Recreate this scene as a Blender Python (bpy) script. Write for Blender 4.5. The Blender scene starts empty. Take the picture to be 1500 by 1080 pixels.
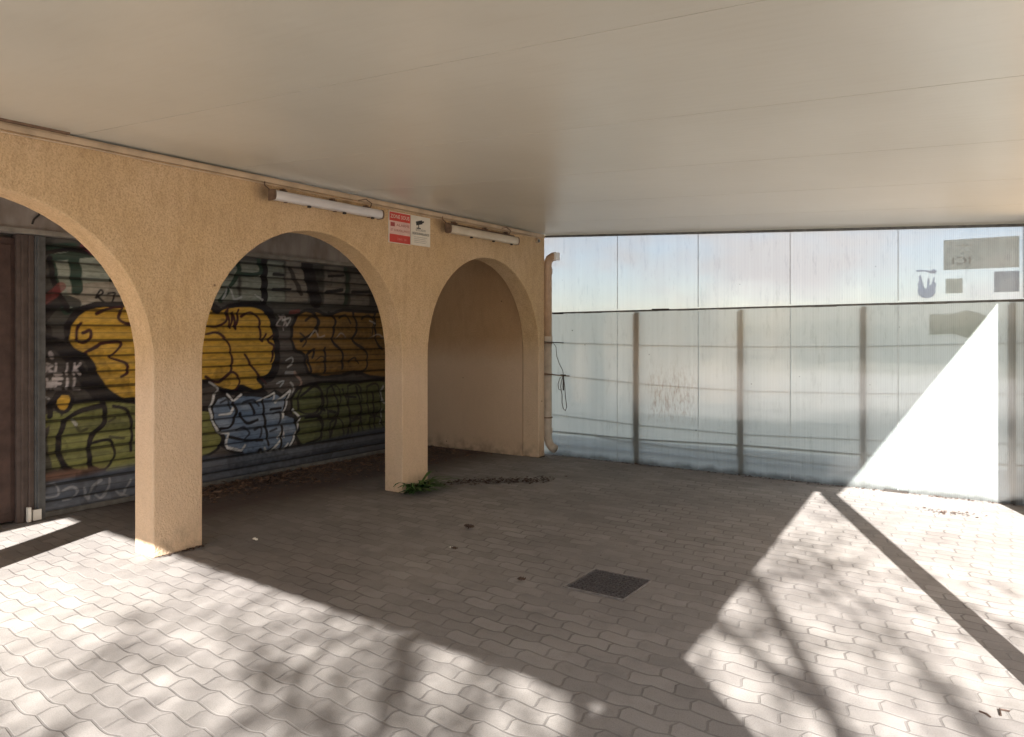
import bpy, bmesh, math, random
import numpy as np
from mathutils import Vector, Matrix, noise
R = math.radians
random.seed(7)
rng = np.random.default_rng(5)
sc = bpy.context.scene
COL = sc.collection

# ------------------------------------------------------------------ camera
cd = bpy.data.cameras.new('camera'); cam = bpy.data.objects.new('camera', cd); COL.objects.link(cam)
cam.location = (0, 0, 1.6); cam.rotation_euler = (R(90), 0, R(34.2))
cd.sensor_width = 36; cd.lens = 26.04; cd.shift_y = -0.0347; cd.clip_start = .05; cd.clip_end = 900
sc.camera = cam
# ------------------------------------------------------------------ sky + sun + exposure
LD = Vector((-1, 2.27, -1.435)).normalized()          # way the sunlight travels
w = bpy.data.worlds.new('World'); sc.world = w; w.use_nodes = True
nt = w.node_tree; bg = nt.nodes['Background']
sky = nt.nodes.new('ShaderNodeTexSky'); sky.sky_type = 'NISHITA'; sky.sun_disc = False
sky.sun_elevation = math.asin(-LD.z); sky.sun_rotation = math.atan2(-LD.x, -LD.y)
sky.air_density = 1.0; sky.dust_density = .35
tc = nt.nodes.new('ShaderNodeTexCoord'); mp = nt.nodes.new('ShaderNodeMapping')
mp.inputs['Scale'].default_value = (1, 1, 2.6); mp.inputs['Location'].default_value = (1.3, .4, .2)
nz = nt.nodes.new('ShaderNodeTexNoise'); nz.inputs['Scale'].default_value = 4.2; nz.inputs['Detail'].default_value = 8; nz.inputs['Roughness'].default_value = .55
cr = nt.nodes.new('ShaderNodeValToRGB'); cr.color_ramp.elements[0].position = .47; cr.color_ramp.elements[1].position = .62
mx = nt.nodes.new('ShaderNodeMix'); mx.data_type = 'RGBA'
mx.inputs[7].default_value = (7.0, 6.75, 6.3, 1)
nt.links.new(tc.outputs['Generated'], mp.inputs['Vector']); nt.links.new(mp.outputs[0], nz.inputs['Vector'])
sz = nt.nodes.new('ShaderNodeSeparateXYZ'); nt.links.new(tc.outputs['Generated'], sz.inputs[0])      # clouds thin out into the haze at the horizon
mr = nt.nodes.new('ShaderNodeMapRange'); mr.inputs['From Min'].default_value = .03; mr.inputs['From Max'].default_value = .075; mr.inputs['To Min'].default_value = -.015; mr.inputs['To Max'].default_value = .035
nt.links.new(sz.outputs['Z'], mr.inputs['Value']); ad = nt.nodes.new('ShaderNodeMath'); nt.links.new(nz.outputs['Fac'], ad.inputs[0]); nt.links.new(mr.outputs[0], ad.inputs[1])
nt.links.new(ad.outputs[0], cr.inputs[0]); nt.links.new(cr.outputs[0], mx.inputs[0])
nt.links.new(sky.outputs[0], mx.inputs[6]); nt.links.new(mx.outputs[2], bg.inputs['Color'])
bg.inputs['Strength'].default_value = .05
sl = bpy.data.lights.new('sun', 'SUN'); sl.energy = 5.0; sl.angle = R(.53); sl.color = (1, .95, .88)
so = bpy.data.objects.new('sun', sl); COL.objects.link(so); so.location = (8, -18, 14)
so.rotation_euler = LD.to_track_quat('-Z', 'Y').to_euler()
vs = sc.view_settings; vs.view_transform = 'Standard'; vs.look = 'None'; vs.gamma = 1; vs.exposure = 2.45
sc.cycles.max_bounces = 10; sc.cycles.diffuse_bounces = 6; sc.cycles.glossy_bounces = 4
sc.cycles.transmission_bounces = 6; sc.cycles.transparent_max_bounces = 8
sc.cycles.sample_clamp_indirect = 4

# ------------------------------------------------------------------ material helpers
class N:
    def __init__(s, name):
        s.m = bpy.data.materials.new(name); s.m.use_nodes = True; s.t = s.m.node_tree
        s.b = s.t.nodes['Principled BSDF']; s.out = s.t.nodes['Material Output']
    def n(s, typ, **kw):
        x = s.t.nodes.new(typ)
        for k, v in kw.items(): setattr(x, k, v)
        return x
    def l(s, a, b): s.t.links.new(a, b)
    def pos(s):
        if not hasattr(s, '_p'): s._p = s.n('ShaderNodeNewGeometry').outputs['Position']
        return s._p
    def objc(s): return s.n('ShaderNodeTexCoord').outputs['Object']
    def mapn(s, src, scale=(1, 1, 1), loc=(0, 0, 0), rot=(0, 0, 0)):
        m = s.n('ShaderNodeMapping'); m.inputs['Scale'].default_value = scale
        m.inputs['Location'].default_value = loc; m.inputs['Rotation'].default_value = rot
        s.l(src, m.inputs['Vector']); return m.outputs[0]
    def noise(s, vec, scale, detail=4, rough=.55, dist=0):
        x = s.n('ShaderNodeTexNoise'); x.inputs['Scale'].default_value = scale
        x.inputs['Detail'].default_value = detail; x.inputs['Roughness'].default_value = rough
        x.inputs['Distortion'].default_value = dist
        s.l(vec, x.inputs['Vector']); return x.outputs['Fac']
    def ramp(s, f, stops):
        r = s.n('ShaderNodeValToRGB'); e = r.color_ramp.elements
        while len(e) < len(stops): e.new(.5)
        for i, (p, c) in enumerate(stops):
            e[i].position = p; e[i].color = (c, c, c, 1) if not hasattr(c, '__len__') else (*c, 1)
        s.l(f, r.inputs[0]); return r.outputs[0]
    def mix(s, f, a, b, mode='MIX'):
        m = s.n('ShaderNodeMix', data_type='RGBA', blend_type=mode)
        for i, v in ((0, f), (6, a), (7, b)):
            if hasattr(v, 'is_linked') or hasattr(v, 'links'): s.l(v, m.inputs[i])
            elif i == 0: m.inputs[0].default_value = v
            else: m.inputs[i].default_value = (*v, 1)
        return m.outputs[2]
    def math(s, op, a, b=0.0, c=None):
        m = s.n('ShaderNodeMath', operation=op)
        for i, v in enumerate((a, b) if c is None else (a, b, c)):
            if hasattr(v, 'links'): s.l(v, m.inputs[i])
            else: m.inputs[i].default_value = v
        return m.outputs[0]
    def bump(s, h, strength=.5, dist=.01, prev=None):
        b = s.n('ShaderNodeBump'); b.inputs['Strength'].default_value = strength
        b.inputs['Distance'].default_value = dist; s.l(h, b.inputs['Height'])
        if prev is not None: s.l(prev, b.inputs['Normal'])
        return b.outputs[0]
    def fin(s, col=None, rough=None, normal=None, metal=None, spec=None):
        for k, v in (('Base Color', col), ('Roughness', rough), ('Normal', normal), ('Metallic', metal), ('Specular IOR Level', spec)):
            if v is None: continue
            i = s.b.inputs[k]
            if hasattr(v, 'links'): s.l(v, i)
            elif k == 'Base Color': i.default_value = (*v, 1)
            else: i.default_value = v
        return s.m

def simple(name, col, rough=.6, var=.25, scale=8, bump=.0, bscale=60, metal=0, spec=.4):
    M = N(name); f = M.noise(M.pos(), scale, 5)
    a = tuple(c * (1 - var) for c in col); b = tuple(min(1, c * (1 + var)) for c in col)
    c = M.ramp(f, [(.3, a), (.7, b)])
    nrm = M.bump(M.noise(M.pos(), bscale, 3), bump, .01) if bump else None
    return M.fin(c, rough, nrm, metal, spec)

# stucco
def stucco(name, base, warm, dark, bumps=.9):
    M = N(name); p = M.pos()
    big = M.noise(p, 1.3, 4); mid = M.noise(M.mapn(p, (1, 1, .35)), 14, 5, .65); fine = M.noise(p, 75, 3, .7)
    c = M.mix(M.ramp(big, [(.35, 0), (.65, 1)]), base, warm)
    c = M.mix(M.math('MULTIPLY', M.ramp(mid, [(.45, 0), (.75, 1)]), .45), c, dark)
    c = M.mix(M.math('MULTIPLY', M.ramp(fine, [(.36, 1), (.56, 0)]), .6), c, dark)
    z = M.n('ShaderNodeSeparateXYZ'); M.l(p, z.inputs[0])
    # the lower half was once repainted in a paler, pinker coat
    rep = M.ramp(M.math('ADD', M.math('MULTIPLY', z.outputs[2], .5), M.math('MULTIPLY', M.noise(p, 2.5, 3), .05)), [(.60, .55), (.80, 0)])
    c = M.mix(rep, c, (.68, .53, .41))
    # sooty halos beside the lamps
    for yy_, zz_, rr_ in ((3.84, 2.75, .20), (6.08, 2.77, .17), (4.75, 2.80, .12), (7.3, 2.80, .12)):
        dd = M.n('ShaderNodeVectorMath', operation='DISTANCE'); M.l(p, dd.inputs[0]); dd.inputs[1].default_value = (-5.05, yy_, zz_)
        hh = M.math('ADD', M.math('MULTIPLY', dd.outputs['Value'], 1 / rr_), M.math('MULTIPLY', M.noise(p, 7, 4), .7))
        c = M.mix(M.ramp(hh, [(.45, .6), (1.0, 0)]), c, (.16, .10, .06))
    # dirt splashes near the ground
    g = M.math('MULTIPLY', M.ramp(z.outputs[2], [(0, 1), (.22, 0)]), M.ramp(M.noise(p, 9, 5), [(.4, 0), (.7, .8)]))
    c = M.mix(g, c, (.16, .13, .10))
    # pitted holes
    v = M.n('ShaderNodeTexVoronoi'); v.inputs['Scale'].default_value = 3.1; M.l(p, v.inputs['Vector'])
    c = M.mix(M.ramp(v.outputs['Distance'], [(0.028, .7), (.04, 0)]), c, (.10, .06, .04))
    h = M.math('ADD', M.math('MULTIPLY', M.noise(M.mapn(p, (1, 1, .6)), 38, 4, .7), 1.0), M.math('MULTIPLY', fine, .5))
    return M.fin(c, .92, M.bump(h, bumps, .012), spec=.15)
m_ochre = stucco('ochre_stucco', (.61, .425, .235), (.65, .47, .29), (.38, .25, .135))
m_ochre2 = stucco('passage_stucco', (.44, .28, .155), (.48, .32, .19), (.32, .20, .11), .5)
m_wallgrey = simple('grey_render', (.30, .28, .26), .85, .15, 2, .3, 40)

# pavers
def paver_mat():
    M = N('interlocking_pavers'); p = M.pos()
    s = M.n('ShaderNodeSeparateXYZ'); M.l(p, s.inputs[0])
    wob = M.noise(p, 1.1, 2)
    x = M.math('ADD', s.outputs[0], M.math('MULTIPLY', wob, .03)); y = M.math('ADD', s.outputs[1], M.math('MULTIPLY', M.noise(p, .9, 2), .03))
    t = M.math('FRACT', M.math('MULTIPLY', x, 1 / .225)); saw = M.math('MINIMUM', M.math('MULTIPLY', t, 1 / .72), M.math('MULTIPLY', M.math('SUBTRACT', 1.0, t), 1 / .28))
    t2 = M.math('FRACT', M.math('MULTIPLY', y, 1 / .1125)); saw2 = M.math('MINIMUM', M.math('MULTIPLY', t2, 1 / .6), M.math('MULTIPLY', M.math('SUBTRACT', 1.0, t2), 1 / .4))
    u = M.math('ADD', x, M.math('MULTIPLY', saw2, .020)); v = M.math('ADD', y, M.math('MULTIPLY', M.math('SMOOTH_MIN', saw, .8, .25), .026))
    cb = M.n('ShaderNodeCombineXYZ'); M.l(u, cb.inputs[0]); M.l(v, cb.inputs[1])
    br = M.n('ShaderNodeTexBrick'); br.offset = .5
    br.inputs['Scale'].default_value = 1; br.inputs['Brick Width'].default_value = .225; br.inputs['Row Height'].default_value = .1125
    br.inputs['Mortar Size'].default_value = .0062; br.inputs['Mortar Smooth'].default_value = .35; br.inputs['Bias'].default_value = 0
    br.inputs['Color1'].default_value = (0, 0, 0, 1); br.inputs['Color2'].default_value = (1, 1, 1, 1); br.inputs['Mortar'].default_value = (.5, .5, .5, 1)
    M.l(cb.outputs[0], br.inputs['Vector'])
    base = M.mix(br.outputs['Color'], (.250, .236, .226), (.325, .308, .294))
    big = M.noise(p, .55, 5, .6)
    base = M.mix(M.ramp(big, [(.38, 0), (.66, .55)]), base, (.135, .124, .126))
    base = M.mix(M.math('MULTIPLY', M.ramp(M.noise(p, 5.5, 6, .7), [(.48, 0), (.75, 1)]), .4), base, (.11, .10, .10))
    grit = M.noise(p, 170, 3, .8)
    base = M.mix(M.math('MULTIPLY', M.ramp(grit, [(.38, 1), (.52, 0)]), .35), base, (.09, .083, .08))
    base = M.mix(M.math('MULTIPLY', M.ramp(M.noise(p, 9, 3), [(.58, 0), (.72, 1)]), .25), base, (.26, .24, .225))
    # joints: swept sand in places, dark and open elsewhere
    jn = M.ramp(M.noise(p, 1.7, 4), [(.38, 0), (.70, 1)])
    jc = M.mix(jn, (.055, .05, .05), (.27, .255, .245))
    c = M.mix(M.math('MULTIPLY', br.outputs['Fac'], .48), base, jc)
    # darker, browner ground inside the passage, towards the far end
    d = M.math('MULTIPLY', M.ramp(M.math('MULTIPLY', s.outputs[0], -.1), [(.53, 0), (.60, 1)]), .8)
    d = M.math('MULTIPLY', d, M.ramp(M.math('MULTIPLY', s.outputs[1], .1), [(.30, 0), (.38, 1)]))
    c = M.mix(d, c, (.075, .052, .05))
    h = M.math('ADD', M.math('MULTIPLY', M.math('SUBTRACT', 1.0, br.outputs['Fac']), 1.0), M.math('MULTIPLY', grit, .18))
    h = M.math('ADD', h, M.math('MULTIPLY', br.outputs['Color'], .35))
    h = M.math('ADD', h, M.math('MULTIPLY', M.noise(p, 3, 3), .6))
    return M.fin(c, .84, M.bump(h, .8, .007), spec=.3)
m_paver = paver_mat()
m_ground = simple('packed_earth', (.30, .27, .22), .95, .25, 1.5, .5, 20)

# ceiling
def ceil_mat():
    M = N('cream_coated_steel'); p = M.pos()
    f = M.noise(p, .8, 4); c = M.mix(M.ramp(f, [(.3, 0), (.7, 1)]), (.50, .472, .402), (.56, .535, .465))
    c = M.mix(M.math('MULTIPLY', M.ramp(M.noise(M.mapn(p, (.5, 5, 1)), 6, 5, .7), [(.5, 0), (.8, 1)]), .22), c, (.40, .355, .29))
    wv = M.n('ShaderNodeTexWave', bands_direction='Y'); wv.inputs['Scale'].default_value = 5.2; wv.inputs['Distortion'].default_value = 0
    M.l(p, wv.inputs['Vector'])
    nr = M.bump(wv.outputs['Fac'], .10, .0016)
    nr = M.bump(M.noise(p, 2.2, 2), .12, .02, nr)
    return M.fin(c, .30, nr, spec=.6)
m_ceil = ceil_mat()
m_trim = simple('tan_trim', (.50, .38, .26), .6, .2, 6)
m_dark = simple('dark_gap', (.035, .03, .027), .8, .3)
m_rust = simple('dirty_brown_metal', (.16, .10, .065), .7, .4, 20, .3)
m_galv = simple('galvanised_steel', (.32, .32, .31), .45, .25, 12, .1, 90, .7)
m_galvd = simple('weathered_grey_steel', (.16, .16, .155), .6, .3, 12, .1, 90, .4)
m_white = simple('white_plastic', (.75, .73, .68), .4, .06)

def sheet_mat(name, col, T, tint, clear):
    M = N(name); p = M.pos(); M.t.nodes.remove(M.b)
    s = M.n('ShaderNodeSeparateXYZ'); M.l(p, s.inputs[0])
    wv = M.n('ShaderNodeTexWave', bands_direction='X'); wv.inputs['Scale'].default_value = 19.6; M.l(p, wv.inputs['Vector'])
    rib = M.ramp(wv.outputs['Fac'], [(.0, .87), (.35, 1)])
    strip = M.ramp(M.noise(M.mapn(p, (9, 1, .12)), 2.2, 4, .6), [(.35, .93), (.7, 1)])
    dirt = M.ramp(M.noise(M.mapn(p, (6, 1, 1.1)), 3.2, 7, .75), [(.54, 1), (.82, .72)])
    k = M.math('MULTIPLY', M.math('MULTIPLY', rib, strip), dirt)
    # run-off stains and splash dirt at the foot
    foot = M.ramp(M.math('ADD', s.outputs[2], M.math('MULTIPLY', M.noise(p, 5, 5), .12)), [(.075, .35), (.14, 1)])
    k = M.math('MULTIPLY', k, foot)
    def box(x0, x1, z0, z1, e=.12):
        a = M.math('MULTIPLY', M.math('SMOOTHSTEP' if False else 'SUBTRACT', s.outputs[0], x0), 1 / e)
        b = M.math('MULTIPLY', M.math('SUBTRACT', x1, s.outputs[0]), 1 / e)
        c = M.math('MULTIPLY', M.math('SUBTRACT', s.outputs[2], z0), 1 / (e * 1.4))
        d = M.math('MULTIPLY', M.math('SUBTRACT', z1, s.outputs[2]), 1 / (e * 3))
        r = M.math('MINIMUM', M.math('MINIMUM', a, b), M.math('MINIMUM', c, d))
        return M.math('MINIMUM', M.math('MAXIMUM', r, 0), 1)
    sp = M.ramp(M.noise(M.mapn(p, (26, 1, 6)), 1.6, 6, .7), [(.46, 0), (.66, 1)])
    vd = M.n('ShaderNodeTexVoronoi'); vd.inputs['Scale'].default_value = 4.3; M.l(p, vd.inputs['Vector'])
    k = M.math('MULTIPLY', k, M.ramp(M.math('ADD', vd.outputs['Distance'], M.math('MULTIPLY', M.noise(p, 2.2, 3), .16)), [(.085, .35), (.115, 1)]))
    kc = M.n('ShaderNodeCombineColor'); M.l(k, kc.inputs[0]); M.l(k, kc.inputs[1]); M.l(k, kc.inputs[2])
    st = M.math('MULTIPLY', box(-3.72, -3.05, .50, 1.30), sp)
    c1 = M.mix(1, col, kc.outputs[0], 'MULTIPLY'); c1 = M.mix(M.math('MULTIPLY', st, .65), c1, (.22, .15, .11))
    c2 = M.mix(1, tint, kc.outputs[0], 'MULTIPLY'); c2 = M.mix(M.math('MULTIPLY', st, .65), c2, (.25, .17, .12))
    df = M.n('ShaderNodeBsdfDiffuse'); M.l(c1, df.inputs['Color'])
    tr = M.n('ShaderNodeBsdfTranslucent'); M.l(c2, tr.inputs['Color'])
    m1 = M.n('ShaderNodeMixShader'); m1.inputs[0].default_value = T; M.l(df.outputs[0], m1.inputs[1]); M.l(tr.outputs[0], m1.inputs[2])
    gl = M.n('ShaderNodeBsdfGlossy'); gl.inputs['Roughness'].default_value = .055
    nb = M.bump(wv.outputs['Fac'], .35, .0016); nb = M.bump(M.noise(p, 1.3, 2), .15, .02, nb); M.l(nb, gl.inputs['Normal'])
    fr = M.n('ShaderNodeFresnel'); fr.inputs['IOR'].default_value = 1.6
    fc = M.math('MINIMUM', M.math('MULTIPLY', fr.outputs[0], 4.5), .85)
    m2 = M.n('ShaderNodeMixShader'); M.l(fc, m2.inputs[0]); M.l(m1.outputs[0], m2.inputs[1]); M.l(gl.outputs[0], m2.inputs[2])
    if clear:                                      # thin clear web between the ribs
        tp = M.n('ShaderNodeBsdfTransparent'); M.l(M.mix(1, (.80, .82, .93), kc.outputs[0], 'MULTIPLY'), tp.inputs[0])
        m3 = M.n('ShaderNodeMixShader'); m3.inputs[0].default_value = clear; M.l(m1.outputs[0], m3.inputs[1]); M.l(tp.outputs[0], m3.inputs[2])
        M.l(m3.outputs[0], m2.inputs[1])
    M.l(m2.outputs[0], M.out.inputs['Surface']); return M.m
m_sheet_up = sheet_mat('clear_twinwall_sheet', (.45, .47, .50), .60, (.80, .81, .83), .30)
m_sheet_lo = sheet_mat('milky_twinwall_sheet', (.46, .52, .52), .62, (.76, .81, .77), 0)
def film(name, col):
    M = N(name); M.t.nodes.remove(M.b); tr = M.n('ShaderNodeBsdfTranslucent'); df = M.n('ShaderNodeBsdfDiffuse')
    c = M.mix(M.ramp(M.noise(M.pos(), 12, 4), [(.3, 0), (.7, 1)]), tuple(v * .85 for v in col), col)
    M.l(c, tr.inputs[0]); M.l(c, df.inputs[0])
    m = M.n('ShaderNodeMixShader'); m.inputs[0].default_value = .65; M.l(df.outputs[0], m.inputs[1]); M.l(tr.outputs[0], m.inputs[2])
    tp = M.n('ShaderNodeBsdfTransparent'); M.l(c, tp.inputs[0]); m_ = m; m = M.n('ShaderNodeMixShader'); m.inputs[0].default_value = .62; M.l(m_.outputs[0], m.inputs[1]); M.l(tp.outputs[0], m.inputs[2])
    M.l(m.outputs[0], M.out.inputs['Surface']); return M.m

# ------------------------------------------------------------------ object helpers
def tag(o, label=None, cat=None, group=None, kind=None):
    for k, v in (('label', label), ('category', cat), ('group', group), ('kind', kind)):
        if v: o[k] = v
    return o
def empty(name, loc, label, cat, group=None):
    o = bpy.data.objects.new(name, None); COL.objects.link(o); o.location = loc; o.empty_display_size = .1
    return tag(o, label, cat, group)
def obj(name, bm, mat, parent=None, smooth=False, origin=None):
    base = Vector((0, 0, 0))
    if parent is not None:
        q = parent
        while q is not None: base += q.location; q = q.parent
    if origin is not None:
        o_loc = Vector(origin) - base
    else: o_loc = Vector((0, 0, 0))
    bmesh.ops.translate(bm, verts=bm.verts, vec=-(base + o_loc))
    me = bpy.data.meshes.new(name); bm.normal_update(); bm.to_mesh(me); bm.free()
    for m in (mat if isinstance(mat, (list, tuple)) else [mat]): me.materials.append(m)
    if smooth: me.polygons.foreach_set('use_smooth', [True] * len(me.polygons))
    o = bpy.data.objects.new(name, me); COL.objects.link(o); o.location = o_loc
    if parent is not None: o.parent = parent
    return o
def B(): return bmesh.new()
def box(bm, x0, x1, y0, y1, z0, z1, rot=None):
    vs_ = [bm.verts.new((x, y, z)) for x in (x0, x1) for y in (y0, y1) for z in (z0, z1)]
    for f in ((0, 1, 3, 2), (4, 6, 7, 5), (0, 4, 5, 1), (2, 3, 7, 6), (0, 2, 6, 4), (1, 5, 7, 3)): bm.faces.new([vs_[i] for i in f])
    if rot:
        c = Vector(((x0 + x1) / 2, (y0 + y1) / 2, (z0 + z1) / 2)); bmesh.ops.rotate(bm, verts=vs_, cent=c, matrix=rot)
    return vs_
def tube(bm, pts, r, n=8, cap=True, r2=None):
    pts = [Vector(p) for p in pts]; rings = []
    up = Vector((0, 0, 1)); prev = None
    for i, p in enumerate(pts):
        d = (pts[min(i + 1, len(pts) - 1)] - pts[max(i - 1, 0)]).normalized()
        if prev is None:
            a = d.cross(up); a = a if a.length > .05 else d.cross(Vector((1, 0, 0))); a.normalize()
        else:
            a = prev - d * prev.dot(d); a.normalize()
        prev = a; b = d.cross(a)
        rr = r if r2 is None else r + (r2 - r) * i / (len(pts) - 1)
        if hasattr(r, '__len__'): rr = r[i]
        rings.append([bm.verts.new(p + (a * math.cos(t) + b * math.sin(t)) * rr) for t in [2 * math.pi * k / n for k in range(n)]])
    for A, C in zip(rings, rings[1:]):
        for k in range(n): bm.faces.new((A[k], A[(k + 1) % n], C[(k + 1) % n], C[k]))
    if cap: bm.faces.new(rings[0][::-1]); bm.faces.new(rings[-1])
def prism(bm, pts, d):
    """pts: closed loop of 3-D points in one plane, extruded by the vector d"""
    d = Vector(d); a = [bm.verts.new(p) for p in pts]; b = [bm.verts.new(Vector(p) + d) for p in pts]
    n = len(pts); fs = [bm.faces.new(a), bm.faces.new(b[::-1])]
    for i in range(n): bm.faces.new((a[(i + 1) % n], a[i], b[i], b[(i + 1) % n]))
    for f in fs: f.normal_update()
    bmesh.ops.triangulate(bm, faces=fs, ngon_method='BEAUTY')
    bmesh.ops.recalc_face_normals(bm, faces=bm.faces)
def bevel(o, wd=.004, seg=2, ang=40):
    m = o.modifiers.new('bevel', 'BEVEL'); m.width = wd; m.segments = seg; m.limit_method = 'ANGLE'; m.angle_limit = R(ang); return o
def text_mesh(bm_out, s, org, ux, uz, size, width=None, extr=None):
    cu = bpy.data.curves.new('t', 'FONT'); cu.body = s; cu.size = size; cu.resolution_u = 2
    t = bpy.data.objects.new('t', cu); COL.objects.link(t); dg = bpy.context.evaluated_depsgraph_get(); dg.update()
    me = t.evaluated_get(dg).to_mesh(); co = [v.co.copy() for v in me.vertices]
    if co:
        x0 = min(c.x for c in co); x1 = max(c.x for c in co); k = (width / (x1 - x0)) if width else 1
        vs_ = [bm_out.verts.new(Vector(org) + Vector(ux) * ((c.x - x0) * k) + Vector(uz) * c.y) for c in co]
        for p in me.polygons:
            try: bm_out.faces.new([vs_[i] for i in p.vertices])
            except ValueError: pass
    t.evaluated_get(dg).to_mesh_clear(); bpy.data.objects.remove(t); bpy.data.curves.remove(cu)

# ------------------------------------------------------------------ setting: ground
CX = -5.05; BY = 8.34
def zc(x): return 2.885 - .0525 * (x + 5.05)          # underside of the canopy
b = B(); b.faces.new([b.verts.new(v) for v in ((-9, -14, 0), (10, -14, 0), (10, 8.6, 0), (-9, 8.6, 0))])
bmesh.ops.subdivide_edges(b, edges=b.edges, cuts=10, use_grid_fill=True)
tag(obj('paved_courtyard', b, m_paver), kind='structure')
b = B(); b.faces.new([b.verts.new(v) for v in ((-300, -300, -.006), (300, -300, -.006), (300, 300, -.006), (-300, 300, -.006))])
tag(obj('ground', b, m_ground), kind='structure')

# ------------------------------------------------------------------ canopy roof
root = empty('canopy_roof', (0, 3.5, 2.6), 'cream panelled flat canopy ceiling over the paved yard', 'roof')
def zt(x): return zc(x) + .03
RB = [(-.65, .47), (3.77, .15), (3.7701, .365), (8.5, .365)]
def xr(y):
    for (a, xa), (c, xc_) in zip(RB, RB[1:]):
        if a <= y <= c: return xa + (xc_ - xa) * (y - a) / (c - a)
    return .365
seams = [.03, 2.39, 3.56, 4.74, 5.93, 7.12, 8.37]
fr_pts = [(-7.35, -1.50), (-.88, -1.29), (-.62, -.86), (-.595, -.85), (-.785, -1.287), (.38, -1.26), (.42, -2.0), (1.3, -2.0), (1.3, -1.48), (.47, -.65), (xr(.03), .03), (-7.35, .03)]  # unseen notch and flared corner added to shape the sunlight on the pavers
def slab(pts, name, z0, th, mat):
    b = B(); prism(b, [(x, y, zc(x) + z0) for x, y in pts], (0, 0, th)); return obj(name, b, mat, root)
slab([(x, y - (.003 if y == .03 else 0)) for x, y in fr_pts], 'ceiling_panel', 0, .03, m_ceil)
for a, c in zip(seams, seams[1:]):
    a2, c2 = a + .0026, c - .0026
    pts = [(-7.35, a2), (xr(a2), a2)] + [(x, y) for y, x in RB if a2 < y < c2] + [(xr(c2), c2), (-7.35, c2)]
    slab(pts, 'ceiling_panel', 0, .03, m_ceil)
slab(fr_pts[:-1] + [(x, y) for y, x in RB[1:-1]] + [(.365, 8.40), (-7.35, 8.40)], 'roof_deck', .0305, .01, m_galv)

# ------------------------------------------------------------------ arcade wall
def arch_pts(y0, y1, zs=1.39, n=28):
    r = (y1 - y0) / 2; c = (y0 + y1) / 2
    return [(y0, 0)] + [(c - r * math.cos(math.pi * i / n), zs + r * math.sin(math.pi * i / n)) for i in range(n + 1)] + [(y1, 0)]
piers = [(-2.23, -1.84), (.34, .73), (2.91, 3.297), (5.49, 5.88), (8.04, 8.185)]
ZS, TOPZ = 1.39, 2.872
cols = []                                              # (y, low z, starts a pier?)
b = B(); X1, X2 = CX, CX - .245; cache = {}
def V(x, y, z):
    k = (round(x, 4), round(y, 4), round(z, 4))
    if k not in cache: cache[k] = b.verts.new((x, y, z))
    return cache[k]
def quad(*p): b.faces.new([V(*q) for q in p])
for i, (a0, a1) in enumerate(piers):
    for x, sg_ in ((X1, 1), (X2, -1)):
        for z0, z1 in ((0, ZS), (ZS, TOPZ)):
            q = [(x, a0, z0), (x, a1, z0), (x, a1, z1), (x, a0, z1)]; quad(*(q if sg_ > 0 else q[::-1]))
    quad((X1, a0, TOPZ), (X1, a1, TOPZ), (X2, a1, TOPZ), (X2, a0, TOPZ)); quad((X1, a0, 0), (X2, a0, 0), (X2, a1, 0), (X1, a1, 0))
    if i < len(piers) - 1:
        A = arch_pts(a1, piers[i + 1][0])[1:-1]
        for (ya, za), (yb_, zb) in zip(A, A[1:]):
            quad((X1, ya, za), (X1, yb_, zb), (X1, yb_, TOPZ), (X1, ya, TOPZ)); quad((X2, ya, TOPZ), (X2, yb_, TOPZ), (X2, yb_, zb), (X2, ya, za))
            quad((X1, ya, TOPZ), (X1, yb_, TOPZ), (X2, yb_, TOPZ), (X2, ya, TOPZ)); quad((X1, yb_, zb), (X1, ya, za), (X2, ya, za), (X2, yb_, zb))
        yn = piers[i + 1][0]
        quad((X1, a1, 0), (X2, a1, 0), (X2, a1, ZS), (X1, a1, ZS)); quad((X2, yn, 0), (X1, yn, 0), (X1, yn, ZS), (X2, yn, ZS))
a0 = piers[0][0]; a1 = piers[-1][1]
for z0, z1 in ((0, ZS), (ZS, TOPZ)): quad((X2, a0, z0), (X1, a0, z0), (X1, a0, z1), (X2, a0, z1)); quad((X1, a1, z0), (X2, a1, z0), (X2, a1, z1), (X1, a1, z1))
bmesh.ops.recalc_face_normals(b, faces=b.faces)
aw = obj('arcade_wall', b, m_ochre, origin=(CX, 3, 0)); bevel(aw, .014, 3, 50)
tag(aw, 'ochre stucco arcade wall with round arches on the left of the yard', 'wall')
b = B(); box(b, CX, CX + .022, -2.2, 8.16, 2.825, 2.858); box(b, CX, CX + .010, -2.2, 8.16, 2.862, 2.872)
obj('trim_strip', b, m_trim, aw)
b = B(); tube(b, [(CX + .012, -2 + i * .5, 2.812 + .003 * math.sin(i * 2.3)) for i in range(21)], .006, 6); obj('cable', b, m_trim, aw)
b = B(); box(b, CX - .01, CX + .05, -2.2, 2.33, 2.872, 2.886); obj('gap_filler', b, m_rust, aw)

# passage end wall, shop wall and header
b = B(); box(b, -7.35, CX - .247, 8.04, 8.2, 0, 2.88)
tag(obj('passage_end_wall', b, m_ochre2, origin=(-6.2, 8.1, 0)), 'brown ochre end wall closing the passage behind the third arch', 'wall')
def plainbox(name, mat, dims, label, cat, bev=.004):
    b = B(); box(b, *dims); o = obj(name, b, mat, origin=((dims[0] + dims[1]) / 2, (dims[2] + dims[3]) / 2, dims[4]))
    tag(o, label, cat); return bevel(o, bev, 2)

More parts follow.
